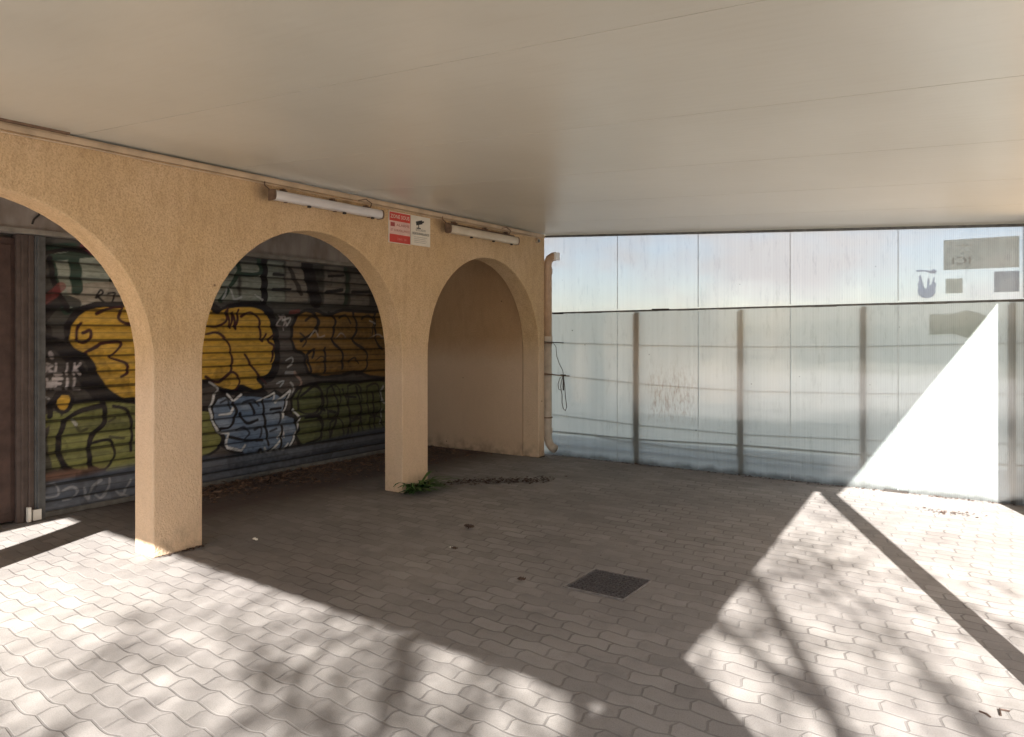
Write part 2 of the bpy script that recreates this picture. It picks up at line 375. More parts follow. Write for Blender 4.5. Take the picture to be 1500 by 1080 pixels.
# ------------------------------------------------------------------ roller shutter with graffiti (paint = colour attribute on the slats)
th = R(34.2); S_, C_ = math.sin(th), math.cos(th); SX = -6.97
def W(x, y):      # photo reading -> (Y, z) on the shutter's own plane
    a = (x - 750) / 1085; D = SX / (-S_ + a * C_)
    return ((C_ + a * S_) * D, 1.6 + (488 - y) / 1085 * D)
Y0, Y1, ZT = 3.02, 7.98, 2.43; GS = .009
ny = int((Y1 - Y0) / GS) + 1; nzv = int(ZT / GS) + 1
yy = np.linspace(Y0, Y1, ny); zz = np.linspace(0, ZT, nzv); YY, ZZ = np.meshgrid(yy, zz)
IMG = np.zeros((nzv, ny, 3)); IMG[:] = (.085, .075, .072)
def smooth_noise(sy, sz, seed):
    g = np.random.default_rng(seed).random((int(ZT / sz) + 4, int((Y1 - Y0) / sy) + 4))
    fy = (YY - Y0) / sy; fz = ZZ / sz; iy = fy.astype(int); iz = fz.astype(int); ty = fy - iy; tz = fz - iz
    ty = ty * ty * (3 - 2 * ty); tz = tz * tz * (3 - 2 * tz)
    return (g[iz, iy] * (1 - ty) * (1 - tz) + g[iz, iy + 1] * ty * (1 - tz) + g[iz + 1, iy] * (1 - ty) * tz + g[iz + 1, iy + 1] * ty * tz)
NJ = (smooth_noise(.11, .11, 3) - .5) * .03 + (smooth_noise(.04, .04, 4) - .5) * .012
def blend(m, col): IMG[:] = IMG * (1 - m[..., None]) + np.array(col) * m[..., None]
def segd(P, closed=False):
    d = np.full(YY.shape, 9.); L = list(zip(P, P[1:])) + ([(P[-1], P[0])] if closed else [])
    for (ay, az), (by, bz) in L:
        vy, vz = by - ay, bz - az; L2 = vy * vy + vz * vz + 1e-9
        t = np.clip(((YY - ay) * vy + (ZZ - az) * vz) / L2, 0, 1)
        d = np.minimum(d, np.hypot(YY - ay - t * vy, ZZ - az - t * vz))
    return d
def cr_(P, closed=False, k=5):
    n = len(P); out = []
    if n < 3: return P
    for i in range(n if closed else n - 1):
        g = (lambda j: P[j % n]) if closed else (lambda j: P[max(0, min(n - 1, j))])
        p0, p1, p2, p3 = g(i - 1), g(i), g(i + 1), g(i + 2)
        for s in range(k):
            t = s / k; out.append(tuple(.5 * ((2 * p1[q]) + (-p0[q] + p2[q]) * t + (2 * p0[q] - 5 * p1[q] + 4 * p2[q] - p3[q]) * t * t + (-p0[q] + 3 * p1[q] - 3 * p2[q] + p3[q]) * t ** 3) for q in (0, 1)))
    if not closed: out.append(P[-1])
    return out
def stroke(px, wd, col, sm=True, al=1):
    P = [W(*p) for p in px]; P = cr_(P) if sm else P
    blend(np.clip((wd / 2 - segd(P) + NJ * .25) / .008 + .5, 0, 1) * al, col)
def poly(px, col, sm=True, al=1, soft=.010, edge=None, ew=.03):
    P = [W(*p) for p in px]; P = cr_(P, True) if sm else P
    ins = np.zeros(YY.shape, bool); n = len(P)
    for i in range(n):
        (ay, az), (by, bz) = P[i], P[(i + 1) % n]
        c = ((az > ZZ) != (bz > ZZ)) & (YY < (by - ay) * (ZZ - az) / (bz - az + 1e-12) + ay); ins ^= c
    sd = np.where(ins, 1, -1) * segd(P, True) + NJ * .4
    blend(np.clip(sd / soft + .5, 0, 1) * al, col)
    if edge is not None: blend(np.clip((ew / 2 - np.abs(sd)) / .008 + .5, 0, 1), edge)
K = (.012, .010, .014); GOLD = (.60, .365, .055); OLIVE = (.24, .25, .085); WG = (.36, .40, .34); BL = (.17, .24, .36); WH = (.62, .64, .66); DG = (.03, .06, .045)
# base: dirty tones
n1 = smooth_noise(.5, .3, 11); IMG *= (.6 + .9 * n1)[..., None]
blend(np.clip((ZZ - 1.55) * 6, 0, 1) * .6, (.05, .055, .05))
# top tag, pale blocks with dark green outline
for q in ([(70, 362), (108, 360), (112, 372), (75, 378)], [(74, 378), (150, 372), (165, 392), (160, 440), (120, 452), (95, 458), (82, 420)]):
    poly(q, WG, False, .8, edge=DG, ew=.05)
poly([(100, 420), (170, 415), (190, 440), (188, 452), (140, 452), (110, 440)], (.36, .32, .27), True, .8)
stroke([(106, 374), (110, 400), (112, 425)], .10, DG); stroke([(72, 378), (80, 420), (100, 455)], .05, K); stroke([(68, 440), (88, 420)], .08, (.22, .04, .04), al=.7)
stroke([(60, 372), (100, 366), (130, 372)], .04, K); stroke([(120, 360), (135, 372)], .04, (.2, .05, .08), al=.8)
stroke([(140, 436), (150, 430), (146, 425), (143, 434), (152, 444)], .022, K); stroke([(158, 430), (168, 430), (163, 442)], .022, K)
for (x0, x1, y0, y1) in ((306, 346, 380, 441), (352, 384, 382, 441), (388, 414, 382, 442), (418, 448, 380, 442), (474, 504, 390, 446), (512, 538, 398, 448)):
    poly([(x0, y0), (x1, y0 + 3), (x1 + 2, y1), (x0, y1 + 1)], (.34, .31, .27) if x0 > 400 else WG, False, .62, soft=.03)
stroke([(322, 441), (348, 400), (345, 384), (352, 376)], .05, DG); stroke([(386, 380), (386, 441)], .09, K); stroke([(448, 386), (462, 442)], .17, K)
stroke([(350, 376), (372, 372), (380, 400), (352, 402)], .05, DG); stroke([(502, 384), (508, 410), (505, 446)], .06, DG); stroke([(400, 402), (414, 403)], .035, K); stroke([(400, 424), (425, 424)], .03, K)
stroke([(480, 405), (502, 404)], .035, K); stroke([(478, 428), (500, 425)], .04, K); stroke([(515, 428), (540, 428)], .04, K); stroke([(424, 395), (440, 430)], .06, K, al=.8)
stroke([(326, 438), (334, 420), (342, 438), (352, 436)], .02, WH, al=.6); stroke([(372, 432), (384, 440)], .02, WH, al=.6)
# big gold shape in arches one and two with black outline and halo
g1 = [(98, 488), (112, 462), (140, 450), (175, 447), (215, 448), (260, 446), (300, 448), (318, 458), (325, 452), (352, 448), (375, 450), (392, 462), (400, 492), (402, 525), (392, 548), (376, 556), (385, 568), (370, 572), (352, 566), (340, 572), (318, 568), (300, 558), (250, 575), (205, 585), (180, 586), (155, 570), (140, 545), (128, 522), (118, 518), (102, 508)]
poly([(x + (-6 if x < 250 else 7), y + (8 if y > 510 else -6)) for x, y in g1], K)
poly(g1, GOLD, edge=K, ew=.03)
yb = (smooth_noise(.6, .08, 21) > .52); 
for P in ([(140, 460), (160, 452), (178, 451), (172, 466), (184, 474), (200, 474)], [(118, 474), (111, 484), (112, 498), (121, 502), (131, 496), (131, 484), (123, 487), (120, 488)], [(124, 516), (140, 508), (150, 503), (176, 502), (166, 518), (160, 524), (182, 532), (186, 545), (176, 552)],
          [(300, 490), (318, 488), (334, 505), (338, 540), (320, 560), (300, 552)], [(302, 478), (318, 478), (330, 470), (330, 456)], [(352, 464), (366, 458), (378, 468), (380, 490), (383, 500), (388, 490)], [(358, 520), (370, 540), (388, 562)],
          [(345, 570), (350, 556), (338, 545), (322, 558)], [(332, 452), (336, 480), (340, 458), (344, 482), (348, 454)], [(400, 490), (392, 500), (400, 508), (396, 530)]):
    stroke(P, .028, (.05, .012, .015))
stroke([(58, 470), (75, 450), (95, 440), (110, 445)], .09, K, al=.85); stroke([(66, 500), (90, 510), (112, 540), (135, 570), (160, 590), (195, 590)], .11, K)
stroke([(70, 480), (72, 520)], .05, K, al=.8)
# second gold/orange tag, dimmer
g2 = [(432, 466), (445, 456), (462, 455), (480, 462), (500, 455), (520, 456), (545, 458), (575, 462), (576, 545), (545, 552), (520, 545), (500, 550), (470, 552), (450, 545), (444, 520), (430, 512), (426, 490)]
poly(g2, (.30, .17, .04), edge=K, ew=.04)
for P in ([(448, 455), (462, 462), (462, 482), (440, 500)], [(480, 458), (490, 470), (486, 500), (500, 515), (500, 540)], [(515, 456), (522, 480), (516, 500), (535, 515), (535, 540), (520, 548)], [(450, 518), (460, 512), (456, 524)], [(475, 510), (475, 545)], [(548, 460), (550, 500), (560, 512)], [(448, 520), (455, 545)]):
    stroke(P, .035, K)
for P in ([(452, 495), (460, 484), (466, 494), (474, 492)], [(492, 496), (498, 488), (506, 495)], [(540, 496), (552, 490), (562, 496)]): stroke(P, .02, (.5, .45, .4), al=.7)
stroke([(408, 462), (420, 478), (404, 476), (416, 462), (414, 484)], .022, (.5, .45, .45), al=.8); stroke([(425, 458), (436, 456)], .05, (.2, .03, .03), al=.7)
stroke([(418, 528), (426, 524), (428, 532), (420, 538)], .022, WH, al=.7); stroke([(418, 546), (430, 546)], .04, WH, al=.5); stroke([(404, 562), (414, 558), (410, 566)], .02, WH, al=.7); stroke([(430, 545), (440, 560), (436, 574)], .03, (.45, .3, .25), al=.7)
# olive shapes, lower left and lower right
poly([(85, 610), (105, 592), (150, 586), (200, 590), (240, 600), (290, 600), (320, 610), (322, 650), (300, 668), (250, 680), (195, 690), (130, 696), (96, 688), (78, 660), (80, 630)], OLIVE, edge=K, ew=.03)
blend((smooth_noise(.3, .07, 31) > .55) * .35 * (ZZ < .9) * (YY < 4.4), (.09, .10, .05))
stroke([(62, 620), (80, 612), (78, 650), (84, 680)], .10, OLIVE, al=.8)
stroke([(92, 620), (84, 650), (90, 678), (112, 692), (150, 690)], .05, K); stroke([(150, 590), (152, 618), (130, 645), (132, 690)], .045, K); stroke([(165, 595), (186, 602), (192, 630), (190, 660)], .03, K); stroke([(130, 650), (160, 645), (166, 670), (150, 688), (134, 684)], .025, K)
stroke([(92, 618), (112, 604), (135, 597), (150, 594)], .045, K)
for P in ([(108, 622), (116, 632), (126, 628)], [(158, 618), (168, 612)], [(160, 640), (180, 642)]): stroke(P, .025, (.08, .08, .04))
stroke([(106, 616), (110, 622)], .03, WH, al=.6)
poly([(430, 575), (470, 560), (520, 560), (570, 560), (580, 600), (575, 640), (530, 655), (470, 660), (440, 655), (428, 620)], (.12, .14, .055), edge=K, ew=.035)
for P in ([(440, 580), (460, 566), (472, 580), (468, 605), (445, 610)], [(446, 612), (470, 612), (468, 640), (448, 650)], [(485, 566), (495, 600), (482, 640)], [(500, 570), (512, 610), (505, 645)], [(520, 566), (528, 600), (522, 640)], [(545, 575), (548, 630)], [(470, 600), (490, 604)], [(500, 580), (520, 582)]):
    stroke(P, .03, K)
for P in ([(500, 575), (508, 600)], [(530, 580), (540, 600), (534, 625)], [(478, 590), (478, 615)]): stroke(P, .04, (.16, .19, .07), al=.8)
poly([(80, 580), (90, 576), (102, 578), (104, 592), (94, 604), (82, 600)], GOLD, edge=K, ew=.035); stroke([(72, 610), (74, 592), (84, 578)], .05, K)
# blue tag with white jagged outline
bl = [(316, 582), (328, 578), (340, 586), (352, 578), (378, 578), (392, 580), (402, 574), (412, 580), (422, 574), (414, 606), (430, 610), (436, 630), (424, 652), (412, 664), (400, 656), (388, 668), (380, 660), (382, 672), (372, 684), (360, 672), (352, 664), (335, 658), (326, 652), (326, 640), (312, 622), (308, 600)]
poly(bl, BL, False, edge=K, ew=.05); blend(((smooth_noise(.12, .08, 41) - .4) * 1.2).clip(0, .5) * (ZZ < 1.2) * (ZZ > .45) * (YY > 4.3) * (YY < 5.9) * (IMG[..., 2] > .2), (.36, .42, .52))
for P in ([(312, 580), (306, 600), (312, 622), (320, 634)], [(332, 578), (340, 588), (352, 578)], [(376, 588), (400, 576), (400, 586)], [(402, 590), (424, 572), (414, 606), (412, 612)], [(428, 600), (438, 612), (430, 640), (424, 652)], [(322, 634), (334, 635), (330, 645), (332, 656), (352, 660), (358, 652)], [(350, 670), (358, 678), (366, 668), (372, 686), (382, 672), (382, 662)], [(386, 656), (392, 666), (412, 642)], [(406, 642), (412, 630), (416, 640)], [(404, 658), (414, 660), (420, 650)], [(320, 608), (336, 606), (340, 598)]):
    stroke(P, .024, (.72, .74, .76), False)
for P in ([(340, 590), (345, 604), (336, 625), (322, 628)], [(384, 586), (386, 610), (392, 652)], [(350, 606), (360, 620), (376, 615)], [(335, 640), (360, 645), (384, 645)], [(412, 625), (410, 660)], [(372, 606), (366, 592)], [(395, 600), (410, 598)]):
    stroke(P, .032, K)
stroke([(560, 566), (556, 580), (562, 590)], .04, WH, al=.7); stroke([(558, 600), (556, 620)], .03, WH, al=.6)
for P in ([(436, 578), (444, 566), (458, 562), (468, 570), (470, 590), (462, 604), (446, 606), (436, 598)], [(432, 618), (440, 610), (462, 610), (470, 622), (468, 645), (452, 654), (436, 646)], [(478, 570), (490, 564), (498, 580), (492, 606), (480, 612)], [(482, 620), (494, 612), (502, 626), (498, 650), (484, 652)], [(508, 566), (520, 562), (528, 574), (526, 606), (512, 610)], [(512, 618), (526, 614), (530, 640), (518, 650)], [(536, 566), (552, 564), (556, 600), (540, 606)], [(540, 612), (556, 612), (560, 640), (544, 644)]):
    stroke(P + [P[0]], .026, K, al=.9)
for P in ([(446, 470), (456, 464), (466, 470), (464, 486)], [(496, 466), (506, 462), (512, 474)], [(528, 468), (538, 462), (546, 470), (544, 490)], [(462, 528), (470, 522), (478, 530)], [(510, 530), (518, 524), (524, 532)], [(438, 488), (448, 498), (442, 508)]):
    stroke(P, .024, K, al=.9)
for P in ([(322, 590), (332, 586), (336, 598)], [(356, 590), (370, 586), (378, 594)], [(400, 606), (410, 604), (408, 620)], [(346, 630), (356, 626), (364, 634), (358, 642)], [(372, 630), (382, 626), (380, 640)], [(394, 632), (404, 628)]):
    stroke(P, .026, K, al=.85)
for P in ([(306, 560), (318, 570), (312, 580)], [(424, 560), (430, 568), (426, 576)], [(412, 470), (424, 466), (420, 476)], [(540, 470), (548, 474)]): stroke(P, .02, WH, al=.6)
# small white letters left:  BLIK / WEIL
def let(s, x, y, w_, h, wd=.016, col=(.50, .46, .47)):
    G = {'B': [[(0, 0), (0, 1), (.8, .8), (.1, .5), (.8, .2), (0, 0)]], 'L': [[(0, 0), (0, 1), (.8, 1)]], 'I': [[(.3, 0), (.3, 1)]], 'K': [[(0, 0), (0, 1)], [(.8, 0), (.1, .5), (.8, 1)]], 'W': [[(0, 0), (.2, 1), (.45, .3), (.7, 1), (.9, 0)]], 'E': [[(.8, 0), (0, 0), (0, 1), (.8, 1)], [(0, .5), (.6, .5)]]}
    for i, ch in enumerate(s):
        for q in G[ch]: stroke([(x + i * w_ + p[0] * w_ * .8, y + p[1] * h) for p in q], wd, col, False)
let('BLIK', 67, 533, 13.5, 15, .024); let('WEIL', 67, 555, 13.5, 15, .024); stroke([(72, 517), (76, 524)], .035, (.5, .46, .47))
stroke([(64, 582), (70, 584)], .02, WH, al=.5)
# bottom bar, grey blue with chalky tag
blend(np.clip((.33 + .04 * np.sin(YY * 2) - ZZ) / .05, 0, 1), (.115, .135, .175)); blend(np.clip((.40 - ZZ) / .04, 0, 1) * np.clip((ZZ - .30) / .04, 0, 1) * np.clip((3.6 - YY) / .3, 0, 1), (.17, .085, .06))
for P in ([(62, 716), (80, 712), (84, 728), (66, 732)], [(90, 722), (104, 716), (112, 722), (106, 732), (92, 736)], [(122, 718), (128, 734), (134, 716), (148, 706)], [(140, 728), (146, 732), (156, 722), (160, 704)], [(170, 722), (178, 728), (190, 706)], [(176, 726), (186, 730)]):
    stroke([(x, y - 3) for x, y in P], .022, (.36, .38, .42), al=.75)
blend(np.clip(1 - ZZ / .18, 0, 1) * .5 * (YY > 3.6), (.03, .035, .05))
# paint fades and rust runs between slats
IMG *= (.80 + .36 * smooth_noise(.05, .02, 51))[..., None]
IMG *= (1 - .45 * (smooth_noise(.35, .28, 53) > .70) * (smooth_noise(.03, .03, 55)))[..., None]
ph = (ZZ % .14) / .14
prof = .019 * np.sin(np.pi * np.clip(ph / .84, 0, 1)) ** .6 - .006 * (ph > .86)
IMG *= np.where(ph > .84, .25, np.where(np.abs(ph - .42) < .035, .62, 1.0))[..., None]  # slat shading painted in: dark grooves and a crease line
IMG *= .88 * np.where(YY < 5.3, 1.18, np.clip(1.18 - (YY - 5.3) * .45, .62, 2))[..., None]                     # light falloff towards the far end painted into the slat colour
verts = np.stack([SX + prof, YY, ZZ], -1).reshape(-1, 3)
idx = np.arange(ny * nzv).reshape(nzv, ny)
faces = np.stack([idx[:-1, :-1], idx[:-1, 1:], idx[1:, 1:], idx[1:, :-1]], -1).reshape(-1, 4)
sroot = empty('roller_shutter', (SX, 5.5, 0), 'closed roller shutter covered in gold, olive and blue graffiti', 'shutter')
me = bpy.data.meshes.new('curtain'); v2 = verts - np.array([SX, 5.5, 0])
me.vertices.add(len(v2)); me.vertices.foreach_set('co', v2.ravel()); nf = len(faces)
me.loops.add(nf * 4); me.loops.foreach_set('vertex_index', faces.ravel().astype(np.int32))
me.polygons.add(nf); me.polygons.foreach_set('loop_start', np.arange(0, nf * 4, 4, dtype=np.int32)); me.polygons.foreach_set('loop_total', np.full(nf, 4, dtype=np.int32))
me.update(calc_edges=True)
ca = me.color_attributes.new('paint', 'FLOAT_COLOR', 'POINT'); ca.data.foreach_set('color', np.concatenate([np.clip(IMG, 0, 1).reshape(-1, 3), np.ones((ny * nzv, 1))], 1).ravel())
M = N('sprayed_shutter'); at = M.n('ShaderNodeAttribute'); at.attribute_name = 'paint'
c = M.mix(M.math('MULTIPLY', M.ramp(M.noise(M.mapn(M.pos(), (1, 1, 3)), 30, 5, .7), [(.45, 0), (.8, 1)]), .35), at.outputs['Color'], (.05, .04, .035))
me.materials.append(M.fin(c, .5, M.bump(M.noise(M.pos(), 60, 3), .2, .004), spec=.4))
me.polygons.foreach_set('use_smooth', [True] * nf)
cur = bpy.data.objects.new('curtain', me); COL.objects.link(cur); cur.parent = sroot
b = B(); box(b, SX - .01, SX + .035, Y0, Y1, 0.004, .05); bevel(obj('bottom_bar', b, m_galvd, sroot), .004)
m_frame = simple('dark_grey_paint', (.10, .105, .11), .5, .3, 10, .15)
m_reddoor = simple('faded_red_brown_paint', (.07, .042, .036), .6, .3, 10, .2)
b = B(); box(b, SX - .05, SX + .06, 2.935, 3.018, 0, 2.43); box(b, SX + .0605, SX + .075, 2.95, 2.965, 0, 2.43); obj('guide_rail', b, m_frame, sroot)
b = B(); box(b, SX - .05, SX + .06, 7.982, 8.03, 0, 2.43); obj('guide_rail', b, m_frame, sroot)
hd = N('stained_header_board'); p = hd.pos()
cc = hd.mix(hd.ramp(hd.noise(hd.mapn(p, (1, 1, .4)), 5, 5), [(.4, 0), (.7, 1)]), (.38, .34, .31), (.22, .18, .155)); m_head = hd.fin(cc, .8)
o = plainbox('header_board', m_head, (SX - .08, SX + .09, .4, 8.03, 2.435, 2.86), 'stained grey header board above the graffiti shutter', 'board')
b = B(); box(b, SX + .0905, SX + .12, .4, 8.03, 2.435, 2.475); obj('lower_lip', b, simple('lip_grey', (.27, .25, .22), .7), o)
b = B(); tube(b, [(SX + .10, 2.95, 2.72), (SX + .125, 2.955, 2.66), (SX + .12, 2.94, 2.60), (SX + .10, 2.91, 2.56), (SX + .092, 2.90, 2.52)], .009, 6)
tag(obj('hanging_cable', b, m_dark), 'short brown cable dangling on the header board at the far left', 'cable')
droot = empty('shop_door', (SX, 2.4, 0), 'dark reddish brown door with upright grooves left of the shutter', 'door')
b = B(); box(b, SX - .05, SX + .015, 2.0, 2.80, 0.02, 2.40)
for k in range(6): box(b, SX + .0155, SX + .03, 2.05 + k * .125, 2.14 + k * .125, .1, 2.34)
bevel(obj('leaf', b, m_reddoor, droot), .004)
b = B(); box(b, SX - .05, SX + .05, 2.80, 2.932, 0, 2.43); box(b, SX + .0505, SX + .062, 2.83, 2.85, 0, 2.43); box(b, SX + .0505, SX + .066, 2.885, 2.90, 0, 2.43)
box(b, SX - .05, SX + .05, 1.90, 1.998, 0, 2.43); obj('frame', b, simple('brown_grey_paint', (.10, .075, .068), .6, .25, 10), droot)
b = B(); tube(b, [(SX + .03, 2.08, 1.02), (SX + .09, 2.08, 1.02), (SX + .09, 2.18, 1.02)], .01, 8); obj('handle', b, m_galv, droot)
b = B(); box(b, SX + .078, SX + .115, 2.86, 2.885, .01, .13); box(b, SX + .078, SX + .10, 2.905, 2.97, .01, .10)
tag(obj('foot_bracket', b, m_white, origin=(SX + .09, 2.9, 0)), 'small white bracket standing at the foot of the shutter frame', 'bracket')
plainbox('shop_wall', m_wallgrey, (SX - .35, SX - .10, -2.2, 8.2, 0, 2.86), 'grey rendered shop wall behind the passage', 'wall')
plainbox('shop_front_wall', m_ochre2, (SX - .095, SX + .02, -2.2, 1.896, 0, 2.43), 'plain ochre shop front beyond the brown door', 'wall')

# ------------------------------------------------------------------ translucent screen at the end of the yard
scr = empty('polycarbonate_screen', (-2.5, BY, 0), 'tall translucent white ribbed plastic screen closing the yard', 'screen')
sx = [-5.30, -4.085, -3.05, -2.02, -.975, .06, 1.09]
def midz(x): return 1.861 + (x + 5.07) * .0089
for a, c in zip(sx, sx[1:]):
    top = zc(min(c, .36)) - .03
    b = B(); b.faces.new([b.verts.new(v) for v in ((a + .0004, BY, midz(a) + .002), (c - .0004, BY, midz(c) + .002), (c - .0004, BY, zc(c) - .006), (a + .0004, BY, zc(a) - .006))]); obj('upper_sheet', b, m_sheet_up, scr)
    b = B(); b.faces.new([b.verts.new(v) for v in ((a + .0004, BY + .004, .002), (c - .0004, BY + .004, .002), (c - .0004, BY + .004, midz(c)), (a + .0004, BY + .004, midz(a)))]); obj('lower_sheet', b, m_sheet_lo, scr)
    if c < 1:
        b = B(); box(b, c - .0032, c + .0032, BY - .004, BY - .001, midz(c) + .02, zc(c) - .03); obj('joint_strip', b, simple('joint_grey', (.30, .30, .30), .5), scr)
        b = B(); box(b, c - .0025, c + .0025, BY - .003, BY, .02, midz(c) - .02); obj('joint_strip', b, simple('joint_pale', (.42, .44, .44), .5), scr)
b = B(); prism(b, [(-5.13, BY - .02, zc(-5.13) - .004), (.9, BY - .02, zc(.9) - .004), (.9, BY - .02, zc(.9) - .030), (-5.13, BY - .02, zc(-5.13) - .030)], (0, .03, 0)); obj('top_channel', b, m_galvd, scr)
b = B()
xs = [-5.05 + i * .25 for i in range(25)]
for a, c in zip(xs, xs[1:]):
    h = .011 + .006 * random.random(); prism(b, [(a, BY - .014, midz(a) - h), (c, BY - .014, midz(c) - h), (c, BY - .014, midz(c) + .008), (a, BY - .014, midz(a) + .008)], (0, .012, 0))
obj('middle_rail', b, m_galvd, scr)
b = B(); box(b, -3.62, -3.40, BY - .02, BY - .0145, midz(-3.5) - .004, midz(-3.5) + .016); obj('rail_clip', b, m_dark, scr)
b = B(); box(b, -5.0, -4.85, BY - .02, BY - .0145, 1.845, 1.868); obj('rail_clip', b, m_dark, scr)
b = B(); box(b, -1.10, -.88, BY - .03, BY - .01, .002, .022); obj('floor_clip', b, m_dark, scr)
for x, z in ((-4.72, 1.72), (-4.70, 1.30), (-4.68, .88), (-4.55, .48), (-4.60, 2.42), (-4.30, 2.2)):
    pass

# fence behind the screen: posts, rails and slack wires
fen = empty('wire_fence', (-2.5, BY + .05, 0), 'grey post and wire fence showing dark through the milky screen', 'fence')
for x, wd in ((-3.832, .062), (-2.557, .056), (-1.293, .048), (-.02, .05)):
    b = B(); box(b, x - wd / 2, x + wd / 2, BY + .008, BY + .06, .0, midz(x) - .02); box(b, x - wd / 2 - .016, x - wd / 2 - .004, BY + .012, BY + .04, .2, midz(x) - .04); obj('post', b, m_galvd, fen)
def wire(name, pts, r, mat=m_dark, yo=BY + .0145):
    b = B(); P = [Vector((x, yo, z)) for x, z in pts]; Q = []
    for (p, q) in zip(P, P[1:]): Q += [p.lerp(q, t / 4) for t in range(4)]
    tube(b, Q + [P[-1]], r, 6); return obj(name, b, mat, fen)
wire('wire', [(-5.1, 1.480), (-4.4, 1.462), (-3.786, 1.452), (-2.514, 1.445), (-1.271, 1.462), (.6, 1.53)], .0048)
wire('wire', [(-5.1, 1.055), (-4.4, 1.018), (-3.786, .984), (-3.1, .962), (-2.514, .95), (-1.271, .978), (.6, 1.06)], .0048, m_rust)
wire('wire', [(-5.1, .535), (-3.786, .475), (-2.514, .46), (-1.271, .501), (.6, .60)], .0048)
wire('bottom_rail', [(-5.1, .312), (-3.778, .303), (-2.544, .339), (-1.286, .348), (.6, .38)], .009)
wire('wire', [(-4.39, .292), (-3.9, .262), (-3.223, .241), (-2.544, .224), (-1.2, .20)], .0048)

f_reflection = film('bluish_reflection_film', (.85, .88, .92))  # added films: the dark floor's reflection along the screen foot put into colour
b = B(); prism(b, [(-5.1, BY + .028, .012), (.9, BY + .028, .012), (.9, BY + .028, .34), (-5.1, BY + .028, .27)], (0, .002, 0)); obj('reflection_film', b, f_reflection, fen)
b = B(); prism(b, [(-5.1, BY + .036, .12), (.9, BY + .036, .15), (.9, BY + .036, .185), (-5.1, BY + .036, .165)], (0, .002, 0)); obj('reflection_stripe', b, f_reflection, fen)
# flat posters stuck to the back of the screen
f_green = film('greenish_poster_film', (.74, .745, .69)); f_blue = film('bluish_poster_film', (.72, .76, .86)); f_grey = film('grey_poster_film', (.60, .62, .66)); f_ink = simple('poster_ink', (.30, .30, .26), .8)
def poster(name, pts, mat, label, yo, extra=None):
    b = B(); prism(b, [(x, BY + yo, z) for x, z in pts], (0, .0015, 0)); cx = sum(p[0] for p in pts) / len(pts)
    o = obj(name, b, mat, origin=(cx, BY + yo, min(p[1] for p in pts))); tag(o, label, 'poster'); return o
def rect(a, c, d, e): return [(a, d), (c, d), (c, e), (a, e)]
p1 = poster('poster', rect(-.58, .03, 2.213, 2.505), f_green, 'wide faded olive poster with mirrored letters at the top right of the screen', .006)
b = B(); text_mesh(b, 'ICI', (-.355, BY + .0045, 2.265), (-1, 0, 0), (0, 0, 1), .10, .15); obj('lettering', b, f_ink, p1)
b = B(); text_mesh(b, 'MARE', (-.30, BY + .0045, 2.405), (-1, 0, 0), (0, 0, 1), .07, .19) if False else box(b, -.50, -.33, BY + .0045, BY + .005, 2.44, 2.447); obj('printed_line', b, f_ink, p1)
poster('poster', rect(-.563, -.421, 1.985, 2.128), f_green, 'small square olive poster right below the wide one', .006)
poster('poster', rect(-.167, .03, 1.985, 2.18), f_grey, 'dark grey square poster at the right edge of the screen', .006)
poster('torn_poster', [(-.702, 1.585), (-.50, 1.595), (-.40, 1.56), (-.33, 1.55), (-.22, 1.60), (-.20, 1.75), (-.30, 1.80), (-.393, 1.822), (-.47, 1.80), (-.523, 1.79), (-.702, 1.788)], f_green, 'torn grey green poster below the middle rail with a ragged right side', .012)
hand = [(-0.793, 2.167), (-0.776, 2.175), (-0.76, 2.109), (-0.743, 2.046), (-0.73, 2.033), (-0.721, 2.07), (-0.716, 2.139), (-0.7, 2.138), (-0.7, 2.069), (-0.683, 2.081), (-0.667, 2.143), (-0.654, 2.152), (-0.658, 2.105), (-0.648, 2.092), (-0.638, 2.089), (-0.651, 2.03), (-0.649, 1.993), (-0.667, 1.963), (-0.7, 1.945), (-0.732, 1.943), (-0.771, 1.953), (-0.798, 1.985), (-0.804, 2.023), (-0.798, 2.06), (-0.804, 2.086), (-0.793, 2.11), (-0.789, 2.135)]
ho = poster('poster', hand, f_blue, 'grey blue hand shaped sticker with spread fingers under a short bar', .006)
b = B(); prism(b, [(x, BY + .006, z) for x, z in ((-0.815, 2.224), (-0.743, 2.223), (-0.689, 2.212), (-0.662, 2.229), (-0.635, 2.209), (-0.651, 2.182), (-0.683, 2.187), (-0.743, 2.208), (-0.809, 2.206))], (0, .0015, 0)); obj('bar', b, f_blue, ho)

# ------------------------------------------------------------------ downpipe with wires
dp = empty('downpipe', (-5.045, 8.25, 0), 'ochre painted drainpipe in the corner beside the screen, beige below', 'pipe')
pc = (-5.045, 8.25)
m_pipeo = simple('ochre_pipe_paint', (.46, .31, .20), .45, .15, 9); m_pipeb = simple('beige_pipe_plastic', (.46, .385, .31), .45, .15, 9)
b = B(); tube(b, [(pc[0] + .11, 8.262, 2.592), (pc[0] + .075, 8.258, 2.590), (pc[0] + .03, 8.25, 2.565), (pc[0], 8.25, 2.51), (pc[0], 8.25, 2.44), (pc[0], 8.25, 1.50)], .056, 14); obj('upper_pipe', b, m_pipeo, dp, True)
b = B(); tube(b, [(pc[0], 8.25, 1.498), (pc[0], 8.25, .30), (pc[0] + .005, 8.248, .23), (pc[0] + .03, 8.24, .165), (pc[0] + .075, 8.225, .125), (pc[0] + .135, 8.21, .105)], .055, 14); obj('lower_pipe', b, m_pipeb, dp, True)
for z, m in ((2.40, m_pipeo), (1.52, m_pipeb), (.33, m_pipeb)):
    b = B(); tube(b, [(pc[0], 8.25, z - .035), (pc[0], 8.25, z + .035)], .064, 14); obj('collar', b, m, dp, False)
